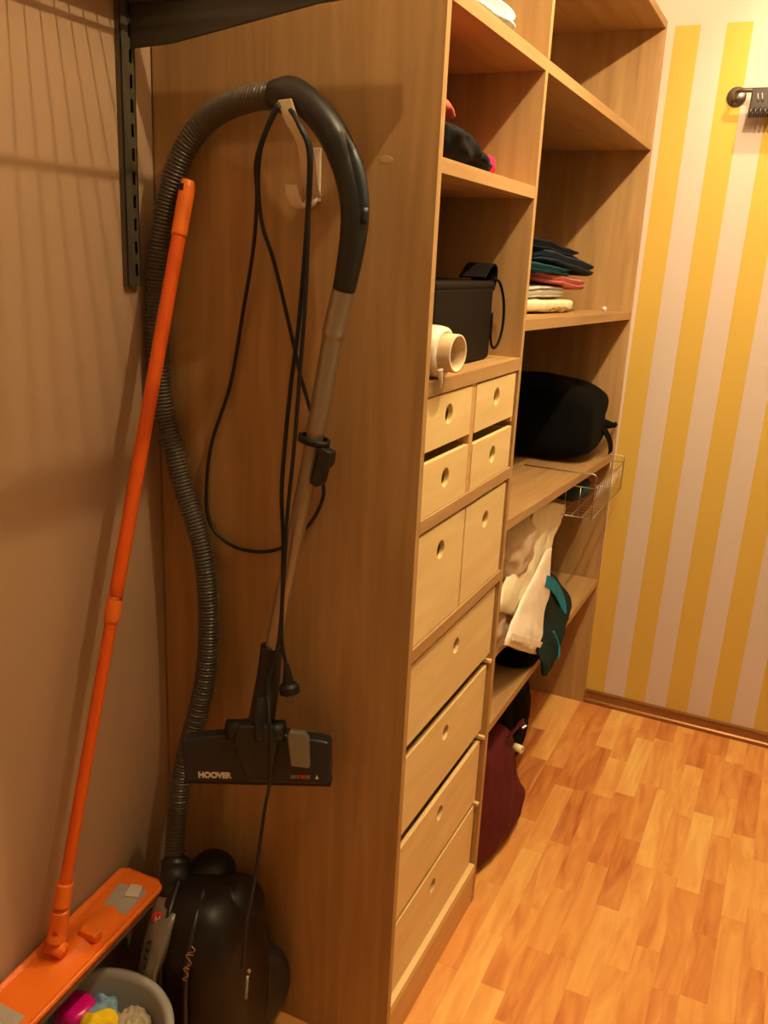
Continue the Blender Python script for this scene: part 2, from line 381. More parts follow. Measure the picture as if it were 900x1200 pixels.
# front web with pairs of slots: rungs between slots
zz = 1.672; pit = .0416
ub.box(.0115, .0135, YU0, YU0 + .022, 1.672, 2.50)
ub.box(.0115, .0135, YU0 + .030, YU1, 1.672, 2.50)
while zz < 2.49:
    ub.box(.0115, .0135, YU0 + .022, YU0 + .030, zz, zz + .019); zz += pit
ub.build('channel', M_RAIL, up, bevel=.0004)
MB().box(.002, .004, YU0 + .003, YU1 - .003, 1.674, 2.49).build('channel_back', M_BLACK, up)
br = thing('shelf_bracket', 'dark grey tapered steel bracket hooked into the wall upright', 'bracket', (.014, -.0665, 2.09))
bk = MB(); bo = [(.014, 2.090), (.10, 2.093), (.40, 2.137), (.64, 2.152), (.64, 2.166), (.014, 2.166)]
bk.prism([(a, b) for a, b in bo], -.0035, .0035, frame((0, -.0665, 0), (1, 0, 0), (0, 0, 1)))
bk.box(.014, .64, -.0775, -.0555, 2.160, 2.166)
bk.build('bracket_arm', M_BRK, br, bevel=.0006)
ws = MB(); ZS = 2.170
for x in (.09, .351, .640): ws.sweep([(x, -2.0, ZS), (x, -.056, ZS)], .0045, 8, .5)
ws.sweep([(.6425, -2.0, ZS - .032), (.6425, -.056, ZS - .032)], .0042, 8, .5)
ws.box(.6405, .6425, -2.0, -.056, ZS - .030, ZS)
y = -.058
while y > -2.0:
    ws.sweep([(.006, y, ZS + .006), (.625, y, ZS + .006), (.6405, y, ZS + .003), (.6425, y, ZS - .032)], .0017, 6, .5, raw=True); y -= .0305
tag(base_origin(ws.build('wire_shelf', M_WIRE)), 'white wire shelf resting on the bracket above the mop', 'shelf')
bx = MB().box(.004, .084, -.75, -.06, ZS + .011, ZS + .22)  # unseen block, added to cast the shade high on the left wall
tag(base_origin(bx.build('unseen_shade_block', M_WHITE, bevel=.004)), 'unseen slim block added at the back of the wire shelf to shade the wall', 'box')
br2 = bpy.data.objects.new('ceiling_spot_bar', None); COL.objects.link(br2); br2.location = (1.2, .55, 3.04); WORLD_LOC[br2.name] = Vector((1.2, .55, 3.04))
tag(br2, 'ceiling spotlight bar over the wardrobe aisle', 'ceiling light')
MB().box(1.18, 1.22, -.45, 1.55, 3.015, 3.048).build('bar', M_RAIL, br2, bevel=.003)
for p, e in LAMPS:
    MB().lathe([(.02, 3.015), (.02, 2.99), (.034, 2.975), (.034, 2.945), (.03, 2.94)], 20, Matrix.Translation((p[0], p[1], 0))).build('spot_holder', M_RAIL, br2)

# ================================================================== hook on the side panel
hk = thing('wall_hook', 'beige double coat hook on the wardrobe side holding the vacuum handle', 'hook', (.366, 0, 1.84))
def ribbon(mb, pts, w, th, wdir, step=.004):
    P = resample(pts, step); n = len(P); rings = []; wdir = Vector(wdir).normalized()
    for i in range(n):
        T = (P[min(i + 1, n - 1)] - P[max(i - 1, 0)]).normalized(); nn = T.cross(wdir).normalized()
        ww = w(i / (n - 1)) if callable(w) else w
        rings.append([P[i] + wdir * ww / 2 + nn * th / 2, P[i] - wdir * ww / 2 + nn * th / 2, P[i] - wdir * ww / 2 - nn * th / 2, P[i] + wdir * ww / 2 - nn * th / 2])
    return mb.ring_stack(rings, True, False)
h_ = MB(); h_.box(.352, .378, -.006, -.0005, 1.838, 1.928); h_.build('back_plate', M_HOOK, hk, bevel=.002)
h_ = MB(); ribbon(h_, [(.366, -.006, 1.846), (.3720, -.030, 1.868), (.3860, -.075, 1.925), (.3720, -.096, 1.962), (.3640, -.104, 1.990)], lambda u: .030 - .006 * u, .005, (1, .12, .1)); h_.build('upper_prong', M_HOOK, hk, bevel=.0012)
h_ = MB(); ribbon(h_, [(.366, -.005, 1.852), (.3640, -.020, 1.832), (.3560, -.040, 1.828), (.3510, -.050, 1.843), (.3480, -.054, 1.862)], .023, .005, (1, .12, 0)); h_.build('lower_prong', M_HOOK, hk, bevel=.0012)

# ================================================================== vacuum cleaner
vc = thing('vacuum_cleaner', 'dark canister vacuum cleaner standing upright with its hose and tube hung on the hook', 'vacuum cleaner', (.24, -.16, 0))
HOSE = [(0.3301, -0.06, 2.004), (0.275, -0.055, 2.0036), (0.2108, -0.045, 1.9932), (0.1519, -0.036, 1.969), (0.1089, -0.036, 1.9275), (0.0779, -0.036, 1.871), (0.056, -0.036, 1.8096), (0.0412, -0.036, 1.7306), (0.0324, -0.036, 1.6493), (0.0297, -0.036, 1.5659), (0.034, -0.036, 1.4982), (0.0467, -0.036, 1.4125), (0.0667, -0.036, 1.3439), (0.0931, -0.036, 1.2572), (0.1182, -0.036, 1.1968), (0.1398, -0.037, 1.1262), (0.1505, -0.038, 1.0426), (0.1533, -0.04, 0.9658), (0.1462, -0.044, 0.8653), (0.1313, -0.05, 0.7815), (0.1121, -0.06, 0.6963), (0.101, -0.075, 0.6146), (0.0991, -0.09, 0.5348), (0.1064, -0.11, 0.472), (0.1185, -0.13, 0.4114)]
MB().sweep(HOSE, lambda d, u: .0205 + .0026 * math.sin(2 * math.pi * d / .0072), 18, .0016).build('hose', M_HOSE, vc)
HANDLE = [(0.318, -0.064, 2.003), (0.3332, -0.065, 2.003), (0.3603, -0.068, 2.0005), (0.3934, -0.07, 1.9849), (0.4303, -0.07, 1.9502), (0.4594, -0.07, 1.9039), (0.4773, -0.07, 1.8575), (0.4839, -0.07, 1.8171), (0.48, -0.068, 1.7691), (0.471, -0.066, 1.7197), (0.4644, -0.064, 1.6909)]
hm = MB().sweep(HANDLE, lambda d, u: .024 + .006 * math.exp(-((u - .08) / .07) ** 2) + .0035 * math.sin(math.pi * u) - .004 * u, 24, .005)
hd = hm.build('handle', M_DARK, vc)
MB().sweep([(.452, -.074, 1.952), (.482, -.076, 1.900), (.497, -.076, 1.850), (.500, -.076, 1.815), (.494, -.074, 1.785)], lambda d, u: .013 * math.sin(math.pi * min(1, max(.08, u * .96 + .02))) ** .4, 14, .005).build('grip', M_DARK2, hd)
MB().sweep([(.505, -.078, 1.826), (.504, -.078, 1.800)], .0075, 10, .01).build('suction_slider', M_BLACK, hd)
TUBE = [(0.4643, -0.064, 1.6937), (0.4483, -0.064, 1.6243), (0.4172, -0.064, 1.4451), (0.3878, -0.066, 1.2775), (0.3307, -0.072, 0.9675)]
def tr(d, u):
    if u < .10: return .0195
    if u < .115: return .0205
    if u < .36: return .0182
    return .0165
tb = MB().sweep(TUBE, tr, 28, .004).build('telescopic_tube', M_TUBE, vc)
def at_tube(z):
    P = resample(TUBE, .01); return min(P, key=lambda p: abs(p.z - z))
c = at_tube(1.418); d = (at_tube(1.36) - at_tube(1.47)).normalized()
Tc = frame(c, d.cross(Vector((0, 1, 0))), (0, 1, 0))
MB().lathe([(.0185, -.006), (.0235, -.006), (.0235, .006), (.0185, .006)], 28, Tc @ Matrix.Diagonal((1.35, 1, 1, 1)), False, True).build('clip_ring', M_BLACK, tb)
lb = MB(); ax = Vector((.965, 0, -.26)).normalized()
Tl = frame((.4350, -.070, 1.375), ax, (-.2, 0, .97))
lb.prism([(-.010, -.038), (.006, -.040), (.012, -.030), (.011, -.004), (.018, .010), (.014, .034), (-.008, .036)], -.013, .013, Tl)
lb.build('height_latch', M_DARK, tb, bevel=.003)
# floor nozzle
nz = MB(); L0 = Vector((.184, -.165, .739)); R0 = Vector((.463, -.055, .760)); ex = (R0 - L0).normalized(); W = (R0 - L0).length
Tn = frame(L0, ex, (0, .10, 1)); # local z points away from / toward the camera
sgn = 1 if (Tn.to_3x3() @ Vector((0, 0, 1))).dot(Vector((.3, -1, .2))) > 0 else -1
outl = [(0.004, -.048), (.0, -.040), (-.004, .038), (.004, .046), (.03, .050), (.11, .060), (.135, .064), (.20, .064), (W - .06, .054), (W - .02, .050), (W, .046), (W + .004, .036), (W + .002, -.038), (W - .004, -.048)]
nz.prism(outl, -.022 * sgn, .016 * sgn, Tn)
nb = nz.build('floor_nozzle', M_DARK2, vc, bevel=.006, seg=3)
def nzT(x, y, h=.0168): return Tn @ Matrix.Translation((x, y, h * sgn))
MB().prism([(-.004, -.055), (W + .002, -.055), (W + .002, -.044), (-.004, -.044)], -.02 * sgn, .010 * sgn, Tn).build('bumper_strip', M_BLACK, nb, bevel=.003)
Tt = frame(nzT(.030, -.036).to_translation(), ex, Tn.to_3x3() @ Vector((0, 1, 0)))
if sgn < 0: Tt = frame(nzT(.030, -.036).to_translation(), ex, Tn.to_3x3() @ Vector((0, 1, 0)))
text_mesh('brand_lettering', 'HOOVER', .0168, Tt, M_LOGO, nb, bold=.0009, stretch=1.0)
for k, (xx, ww) in enumerate(((.222, .010), (.234, .006), (.242, .011), (.255, .006))):
    MB().prism([(xx, -.034), (xx + ww, -.034), (xx + ww, -.026), (xx, -.026)], .016 * sgn, .0172 * sgn, Tn).build('floor_symbol', M_SILV if k != 2 else M_REDB, nb)
MB().prism([(.272, -.034), (.279, -.034), (.2755, -.025)], .016 * sgn, .0172 * sgn, Tn).build('floor_symbol', M_LOGO, nb)
pd = MB().prism([(.225, -.002), (.264, -.006), (.264, .058), (.256, .070), (.226, .074), (.220, .062)], .012 * sgn, .030 * sgn, Tn).build('foot_pedal', M_SILV, nb, bevel=.004)
nk = MB(); nk.prism([(.128, -.010), (.134, -.026), (.176, -.026), (.186, -.010), (.200, .050), (.194, .088), (.122, .088), (.112, .050)], -.004 * sgn, .038 * sgn, Tn)
pv = nk.build('pivot_housing', M_DARK, nb, bevel=.006, seg=3)
a = Tn @ Vector((.094, .068, .012 * sgn)); b = Tn @ Vector((.212, .068, .012 * sgn))
MB().sweep([a, a.lerp(b, .5), b], .021, 20, .02).build('pivot_roller', M_BLACK, nb)
nkp = [(.3307, -.072, .990), (.3290, -.078, .930), (.3270, -.090, .870), (.3262, -.105, .815)]
MB().sweep(nkp, lambda d, u: .0215 + .006 * u, 24, .006).build('neck', M_DARK, nb)
MB().sweep([(.3330, -.108, .890), (.3410, -.128, .860), (.3440, -.136, .810)], lambda d, u: .0105 - .002 * u, 12, .01).build('release_catch', M_DARK2, nb)
# canister
def cdisp(p):
    k = p.z / .215; q = p.copy(); s_ = 1 + .10 * (-k) - .10 * max(0, k) ** 2; q.x *= s_; q.y *= s_
    q.x += .02 * math.sin(3 * p.z * 4) * 0; return q
cb = MB(); superell(cb, (.232, -.165, .222), (.128, .128, .215), .62, .72, 64, 40, cdisp)
body = cb.build('canister_body', M_BODY, vc)
for k, (dx, rr) in enumerate(((-.03, .006), (.035, .006))):
    MB().sweep([(.20 + dx, -.175, .438), (.225 + dx, -.245, .405), (.235 + dx, -.285, .32), (.240 + dx, -.296, .22), (.235 + dx, -.288, .12)], rr, 10, .008).build('body_rib', M_DARK, body)
def disc(c, axis, r, th, mat, name, parent, n=48):
    ax = Vector(axis).normalized(); o_ = Vector((0, 0, 1)); T = frame(c, o_.cross(ax), o_ - ax * o_.dot(ax)) 
    mb = MB(); mb.lathe([(r * .2, th * .55), (r * .55, th * .5), (r * .60, th * .40), (r * .82, th * .42), (r * .95, th * .3), (r, 0), (r, -th * .4), (r * .9, -th * .5)], n, T)
    return mb.build(name, mat, parent)
wh = disc((.318, -.140, .168), (.93, -.36, .1), .118, .050, M_DARK2, 'wheel', body)
disc((.105, -.165, .135), (-1, -.1, .1), .105, .03, M_DARK2, 'wheel', body)
MB().sweep([(.366, -.205, .300), (.376, -.225, .262)], .0035, 8, .01).build('wheel_mark', M_SILV, body)
MB().sweep([(.376, -.190, .150), (.370, -.204, .115)], .0035, 8, .01).build('wheel_mark', M_SILV, wh)
kb = MB(); superell(kb, (.188, -.085, .400), (.052, .055, .046), .9, .9, 32, 18); kb.build('exhaust_cap', M_BLACK, body)
kb = MB(); superell(kb, (.2700, -.120, .350), (.062, .080, .085), .9, .9, 32, 18); kb.build('filter_cover', M_BODY, body)
MB().sweep([(.1250, -.132, .452), (.1320, -.143, .430), (.1480, -.170, .385)], lambda d, u: (.026 if u < .08 else .0320 + .0015 * math.cos(u * 12)), 28, .004).build('hose_cuff', M_DARK, body)
gl = [(0.1258, -0.2, 0.3973), (0.1446, -0.245, 0.384), (0.1531, -0.275, 0.3568), (0.1576, -0.295, 0.3207), (0.1575, -0.305, 0.2744), (.158, -.308, .20)]
gr = [(0.1973, -0.2, 0.4156), (0.2106, -0.245, 0.4119), (0.2143, -0.275, 0.3836), (0.2145, -0.295, 0.3572), (0.2032, -0.305, 0.2958), (.200, -.308, .21)]
gm = MB(); GLp = resample(gl, .006); n = len(GLp); GRr = [Vector(p) for p in gr]
rings = []
for i in range(n):
    u = i / (n - 1); l = catmull([Vector(p) for p in gl], u); r = catmull(GRr, u); ring = []
    for j in range(9): s_ = j / 8; ring.append(l.lerp(r, s_) + Vector((.1, -.85, .5)) * .008 * math.sin(math.pi * s_))
    for j in range(9): s_ = 1 - j / 8; ring.append(l.lerp(r, s_) + Vector((0, .024, -.012)))
    rings.append(ring)
gm.ring_stack(rings)
cg = gm.build('carry_handle', M_SILV, body)
gfn = Vector((.1, -.85, .45)).normalized()
def gpt(u, s_, lift=.0095): return catmull([Vector(p) for p in gl], u).lerp(catmull(GRr, u), s_) + gfn * lift
bc = gpt(.20, .42, .008); bn = (Vector((1.2, -1.44, 1.75)) - bc).normalized() * .5 + gfn * .5
Tb = frame(bc, (1, .15, .1), (0, .5, 1)); Tb = frame(bc, Vector((0, 0, 1)).cross(bn), (0, .3, 1))
MB().lathe([(.0135, -.002), (.0135, .0015), (.010, .0028)], 28, Tb).build('logo_badge', M_REDB, cg)
text_mesh('logo_letter', 'H', .017, Tb @ Matrix.Translation((-.0055, -.006, .003)), M_LOGO, cg, bold=.0004)
for k, ch in enumerate('HOOVER'):
    u = .84 - k * .078; c0 = gpt(u, .40, .0095); xa = (gpt(u - .04, .40) - gpt(u + .04, .40)).normalized()
    across = (gpt(u, .8, 0) - gpt(u, .1, 0)); nn_ = across.cross(xa).normalized(); nn_ = nn_ if nn_.y < 0 else -nn_
    text_mesh('brand_letter', ch, .0150, frame(c0 + nn_ * .001, xa, nn_.cross(xa)) @ Matrix.Translation((0, -.006, 0)), M_INK, cg, bold=.0006)
# script lettering on the body (curly gold script, as on the photograph)
sc = []; p0, p1 = Vector((.2980, -.300, .418)), Vector((.2840, -.310, .335))
for i in range(140):
    u = i / 139; a_ = u * math.pi * 2 * 5.5 + .8 * math.sin(u * 9); c_ = p0.lerp(p1, u)
    sc.append(c_ + Vector((1, .2, 0)) * (.0060 * math.sin(a_) * (1.25 - .5 * u)) + Vector((0, -.003, 1)) * (.0060 * math.cos(a_ * .5 + 1)))
MB().sweep(sc, .0011, 6, .001, raw=True).build('script_decal', M_GOLD, body)
disc((.388, -.232, .345), (.5, -.8, .4), .004, .003, M_GOLD, 'power_light', body, 14)
# cord
CORD1 = [(0.3539, -0.108, 1.9853), (0.3339, -0.112, 1.9453), (0.3059, -0.10, 1.8951), (0.288, -0.07, 1.8412), (0.2612, -0.04, 1.7547), (0.2178, -0.012, 1.6284), (0.1884, -0.01, 1.4941), (0.1419, -0.01, 1.3675), (0.128, -0.01, 1.2753), (0.1337, -0.01, 1.2022), (0.1768, -0.01, 1.1631), (0.2406, -0.01, 1.1546), (0.3125, -0.01, 1.1756), (0.3747, -0.01, 1.2353), (0.4039, -0.01, 1.2925), (0.4025, -0.01, 1.3351), (0.393, -0.01, 1.4009), (0.3704, -0.01, 1.4674), (0.3513, -0.015, 1.5275), (0.3321, -0.02, 1.6055), (0.3076, -0.04, 1.7267), (0.2944, -0.06, 1.7904), (0.2981, -0.08, 1.8476), (0.3127, -0.1, 1.9008), (0.3325, -0.11, 1.9395), (0.3588, -0.112, 1.980)]
CORD2 = [(0.3877, -0.118, 1.9687), (0.4076, -0.125, 1.9429), (0.4215, -0.12, 1.9075), (0.4161, -0.11, 1.8266), (0.4086, -0.105, 1.7445), (0.3965, -0.1, 1.6294), (0.3829, -0.1, 1.5236), (0.3709, -0.1, 1.3971), (0.3667, -0.1, 1.3153), (0.3722, -0.1, 1.2158), (0.372, -0.1, 1.1118), (0.3716, -0.1, 1.0222), (0.3823, -0.1, 0.9736)]
CORD3 = [(0.3813, -0.115, 1.9722), (0.4078, -0.12, 1.9436), (0.4218, -0.115, 1.908), (0.4193, -0.112, 1.8131), (0.4151, -0.11, 1.6743), (0.4046, -0.105, 1.5565), (0.3954, -0.105, 1.4172), (0.3834, -0.105, 1.2862), (0.3793, -0.105, 1.2015), (0.3751, -0.105, 1.1141), (0.3689, -0.105, 1.0235), (0.3566, -0.115, 0.9512), (0.3575, -0.125, 0.9188), (0.3817, -0.155, 0.8561), (0.383, -0.155, 0.7442), (0.3686, -0.15, 0.6655), (0.3783, -0.2, 0.535), (0.3922, -0.25, 0.462), (0.3981, -0.27, 0.3883)]
cd = MB()
cd.sweep(CORD1, .0037, 8, .008); cd.sweep(CORD2, .0040, 8, .008); cd.sweep(CORD3, .0037, 8, .008)
cord = cd.build('power_cord', M_BLACK, vc)
pg = MB(); pg.sweep([(.3823, -.1, .9780), (.3858, -.1, .955), (.3895, -.1, .930)], lambda d, u: .0045 + .0075 * u, 16, .004)
pg.sweep([(.3888, -.1, .934), (.3925, -.1, .914)], lambda d, u: .0135 + .0065 * min(1, u * 3), 24, .002)
plug = pg.build('plug', M_BLACK, cord)
for dx in (-.0085, .0085):
    MB().sweep([(.3928 + dx, -.1, .915), (.3965 + dx, -.1, .890)], .0024, 8, .01).build('plug_pin', M_SILV, plug)

# ================================================================== flat mop
mp = thing('flat_mop', 'orange flat mop leaning in the corner with its plate over the bucket', 'mop', (.06, -.38, .36))
PB, PT = Vector((.0640, -.420, .4480)), Vector((.1140, -.0370, 1.868))
def pl(u): return PB.lerp(PT, u)
MB().sweep([pl(.0), pl(.46)], .0118, 20, .05).build('lower_pole', M_ORANGE_T, mp)
MB().sweep([pl(.445), pl(.96)], .0135, 20, .05).build('upper_pole', M_ORANGE_T, mp)
MB().sweep([pl(.425), pl(.43), pl(.455), pl(.46)], lambda d, u: .0150 if .1 < u < .9 else .0135, 20, .005).build('pole_joint', M_ORANGE, mp)
gp = MB().sweep([pl(.93), pl(.94), pl(.985), pl(1.0)], lambda d, u: .0152 if u < .93 else .0135, 20, .005).build('pole_grip', M_ORANGE, mp)
hh = pl(.992); MB().box(-.004, .004, -.0025, .0025, -.006, .006, frame(hh + Vector((-.001, -.0155, 0)), (1, 0, 0), (0, 1, 0))).build('hanging_hole', M_BLACK, gp)
# pole socket and swivel
PJ = Vector((.0600, -.4210, .4150))
MB().sweep([PJ + Vector((0, 0, .010)), PJ + Vector((.001, .008, .034)), pl(.035), pl(.036), pl(.07)], lambda d, u: .019 - .003 * u, 20, .004).build('pole_socket', M_ORANGE, mp)
# plate: local x across (from wall), y along, z up
Tp = frame((.0710, -.4020, .3830), (1, 0, .02), (.036, -1, -.095)); zs = 1 if (Tp.to_3x3() @ Vector((0, 0, 1))).z > 0 else -1
def psec(y):   # half width along the plate, slightly waisted
    return .060
def plate():
    mb = MB(); ny = 60; nx = 26; hw = .061; hl = .230; top = []; 
    for i in range(ny + 1):
        y = -hl + 2 * hl * i / ny; e = max(0, abs(y) - (hl - .018)) / .018; w_ = hw - .018 * (1 - math.sqrt(max(0, 1 - e * e))) if e > 0 else hw
        row = []
        for j in range(nx + 1):
            s_ = -1 + 2 * j / nx; x = s_ * w_
            h = .004
            rim = 1 if abs(s_) > .86 or abs(y) > hl - .009 else 0
            h += .006 * rim
            h += .012 * math.exp(-((x) / .026) ** 2) * math.exp(-((y + .03) / .09) ** 4)      # raised spine
            h += .006 * math.exp(-((y + .06) / .028) ** 2) * math.exp(-(x / .03) ** 4)
            row.append((x, y, h * zs))
        top.append(row)
    bot = [[(p[0], p[1], -.006 * zs) for p in r] for r in top]
    vs = [p for r in top for p in r] + [p for r in bot for p in r]; n1 = (ny + 1) * (nx + 1); fs = []
    idx = lambda i, j, k=0: k * n1 + i * (nx + 1) + j
    for i in range(ny):
        for j in range(nx):
            fs.append((idx(i, j), idx(i, j + 1), idx(i + 1, j + 1), idx(i + 1, j))); fs.append((idx(i, j, 1), idx(i + 1, j, 1), idx(i + 1, j + 1, 1), idx(i, j + 1, 1)))
    for i in range(ny):
        for j in (0, nx): fs.append((idx(i, j), idx(i + 1, j), idx(i + 1, j, 1), idx(i, j, 1)))
    for j in range(nx):
        for i in (0, ny): fs.append((idx(i, j), idx(i, j + 1), idx(i, j + 1, 1), idx(i, j, 1)))
    mb.add(vs, fs, True, Tp); return mb
plt_ = plate().build('mop_plate', M_ORANGE, mp)
for pts_ in ([(-.036, -.190), (.038, -.196), (.040, -.125), (-.022, -.123)], [(-.036, .140), (.036, .140), (.036, .200), (-.036, .200)]):
    q = MB(); q.prism(pts_, .004 * zs, .0062 * zs, Tp); q.build('pad_insert', M_PAD, plt_, bevel=.001)
q = MB(); q.prism([(-.006, -.196), (.020, -.202), (.034, -.172), (.002, -.162)], .0062 * zs, .0095 * zs, Tp); q.build('pad_strap', plain('white_strap', (214, 204, 190), .7), plt_, bevel=.001)
q = MB(); q.prism([(-.022, -.004), (.026, -.004), (.024, .020), (-.020, .020)], .010 * zs, .030 * zs, Tp @ Matrix.Translation((.016, -.055, 0))); q.build('release_pedal', M_ORANGE, plt_, bevel=.005)
q = MB(); a = Tp @ Vector((-.020, .085, .022 * zs)); b = Tp @ Vector((.020, .085, .022 * zs)); q.sweep([PJ + Vector((-.021, 0, -.004)), PJ + Vector((.021, 0, -.002))], .015, 20, .02); q.build('swivel_joint', M_ORANGE, plt_)
# microfibre fringe under the plate
q = MB(); q.prism([(-.061, -.232), (.065, -.232), (.065, .232), (-.061, .232)], -.013 * zs, -.006 * zs, Tp); q.build('mop_pad', plain('dark_mop_pad', (92, 66, 48), .95, bump=.8, bscale=400), mp, bevel=.003)

# ================================================================== bucket and what is in it
bc_ = Vector((.183, -.480, 0)); RZb = .310; RR = .165
bt = thing('bucket', 'round light grey plastic bucket on the floor below the mop plate', 'bucket', (bc_.x, bc_.y, 0))
MB().lathe([(.004, .004), (.112, .004), (.118, .010), (RR - .010, RZb - .012), (RR, RZb - .010), (RR + .002, RZb), (RR - .006, RZb + .003), (RR - .015, RZb), (RR - .018, RZb - .010), (.112, .012), (.004, .010)], 72, Matrix.Translation(bc_), True).build('tub', M_BUCKET, bt)
sp_ = MB(); superell(sp_, (.1000, -.4180, .225), (.042, .040, .070), .42, .85, 40, 24)
pm = plain('magenta_plastic', (214, 10, 122), .25, coat=.3)
tag(base_origin(sp_.build('plastic_bottle', pm)), 'shiny magenta plastic bottle standing in the grey bucket', 'bottle')
def blob(name, label, cat, c, h, mat, seed, e1=.8, e2=.8, wr=.008, ws=22, rot=0, group=None, stripes=0, T=None):
    R = Matrix.Rotation(rot, 3, 'Z')
    def dp(p):
        q = R @ p; nn = noise.noise_vector(q * ws + Vector((seed, 0, seed))) * wr; q = q + nn
        q += p.normalized() * wr * .6 * noise.noise(q * ws * 2.4)
        if stripes: q += p.normalized() * stripes * math.sin(q.x * 420 + q.y * 260)
        return q
    mb = MB(); superell(mb, c, h, e1, e2, 72, 36, dp); o = mb.build(name, mat); base_origin(o); tag(o, label, cat, group); return o
blob('cleaning_cloth', 'pale blue cleaning cloth crumpled in the grey bucket', 'cloth', (.1460, -.3950, .240), (.034, .046, .050), plain('pale_blue_cloth', (120, 152, 178), .95, bump=.5, bscale=400, var=.25, vscale=40), 3, .8, .7, .014, 34, .5)
blob('cleaning_cloth', 'bright yellow cleaning cloth bunched in the grey bucket', 'cloth', (.1680, -.4250, .262), (.036, .030, .040), plain('yellow_cloth', (246, 206, 12), .9, bump=.4, bscale=300), 8, .7, .5, .008, 20, .8)
mopm = plain('beige_knit_cloth', (176, 160, 128), .95, bump=.8, bscale=350, var=.3, vscale=60)
blob('mop_head', 'beige string mop head coiled along the rim inside the grey bucket', 'mop head', (.2080, -.3920, .238), (.046, .046, .050), mopm, 12, .8, .8, .008, 20, .45, stripes=.002)

# ================================================================== left bay things
def cloth(name, c, rough=.92, var=.15, vs=25, bump=.35): return plain(name, c, rough, bump=bump, bscale=500, var=var, vscale=vs, spec=.2)
# shelf at the top: blue-white cloth and grey knit
garment('folded_shirt', 'pale blue and white folded shirt on the top shelf of the wardrobe', 'shirt', (.43, .26, 2.200), (.16, .17, .024), 2, cloth('pale_blue_cotton', (190, 208, 222)), 0, 1)
garment('folded_sweater', 'grey folded sweater lying on the pale blue shirt', 'sweater', (.43, .235, 2.243), (.15, .15, .020), 2, cloth('grey_knit', (96, 92, 92)), .1, 4)
# second compartment: dark pile with salmon and pink
rows = lambda *a: a
mb = MB(); pillow(mb, [((.50, .03, 1.985), (.50, .20, 1.998)), ((.50, .03, 1.972), (.50, .27, 1.981)), ((.50, .03, 1.950), (.50, .36, 1.958)), ((.50, .03, 1.932), (.50, .45, 1.940)), ((.50, .03, 1.920), (.50, .49, 1.922))], .085, (1, 0, 0), wr=.010, ws=18, seed=2)
tag(base_origin(mb.build('dark_clothes_pile', cloth('black_cloth', (16, 14, 15)))), 'black crumpled clothes lying on the shelf below the top one', 'clothes')
mb = MB(); pillow(mb, [((.49, .03, 2.030), (.49, .14, 2.034)), ((.49, .03, 2.015), (.49, .23, 2.014)), ((.49, .03, 1.998), (.49, .26, 1.996))], .07, (1, 0, 0), wr=.008, ws=20, seed=7)
tag(base_origin(mb.build('folded_blouse', cloth('salmon_cloth', (222, 96, 80)))), 'salmon red top folded over the black clothes', 'clothes')
blob('balled_sock', 'bright pink cloth tucked behind the black clothes', 'clothes', (.470, .478, 1.948), (.060, .040, .030), cloth('pink_cloth', (232, 40, 84)), 5, .8, .8, .006, 24)
# leather case
case = thing('leather_case', 'dark brown leather case with a strap standing on the shelf above the drawers', 'case', (.44, .32, 1.537))
M_LEA = plain('dark_brown_leather', (20, 12, 9), .6, spec=.12, bump=.4, bscale=350, var=.15, vscale=12)
MB().box(.34, .552, .135, .484, 1.538, 1.700).build('case_body', M_LEA, case, bevel=.010, seg=4)
MB().box(.338, .5535, .133, .487, 1.690, 1.710).build('lid', M_LEA, case, bevel=.009, seg=4)
q = MB(); ribbon(q, [(.52, .490, 1.690), (.52, .503, 1.715), (.52, .500, 1.738), (.52, .470, 1.744), (.52, .42, 1.716)], .060, .004, (1, 0, 0)); q.build('carry_handle', M_LEA, case)
q = MB(); q.sweep([(.548, .487, 1.715), (.556, .508, 1.705), (.562, .526, 1.668), (.564, .530, 1.620), (.562, .520, 1.580), (.556, .502, 1.560), (.550, .492, 1.580), (.549, .489, 1.640)], .0032, 8, .006); q.build('shoulder_strap', M_LEA, case)
# roll of film
rl = thing('stretch_film_roll', 'roll of clear stretch film with a cardboard core lying at the shelf edge', 'film roll', (.58, .082, 1.537))
Tr = frame((.560, .085, 1.5860), (0, 1, 0), (0, 0, 1)); ax = Vector((.99, -.10, 0)).normalized()
Tr = frame((.560, .080, 1.5860), Vector((0, 0, 1)).cross(ax), (0, 0, 1))
M_FILM = plain('clear_stretch_film', (236, 224, 200), .22, coat=.5); M_CORE = plain('cardboard_core', (222, 196, 156), .7); 
fm = MB(); fm.lathe([(.0385, -.075), (.0475, -.07), (.0485, .0), (.0480, .030), (.0460, .042), (.0400, .046), (.0370, .047), (.0350, .0), (.0350, -.075)], 56, Tr, False, True); fm.build('film', M_FILM, rl)
fm = MB(); fm.lathe([(.0350, -.07), (.0350, .070), (.0345, .072), (.0305, .072), (.0300, .070), (.0300, -.07)], 56, Tr, False, True); fm.build('core', M_CORE, rl)
q = MB(); q.sweep([(.612, .035, 1.560), (.615, .040, 1.535), (.612, .046, 1.522)], lambda d, u: .006 * (1 - u) + .001, 10, .004); q.build('loose_film_end', M_FILM, rl)

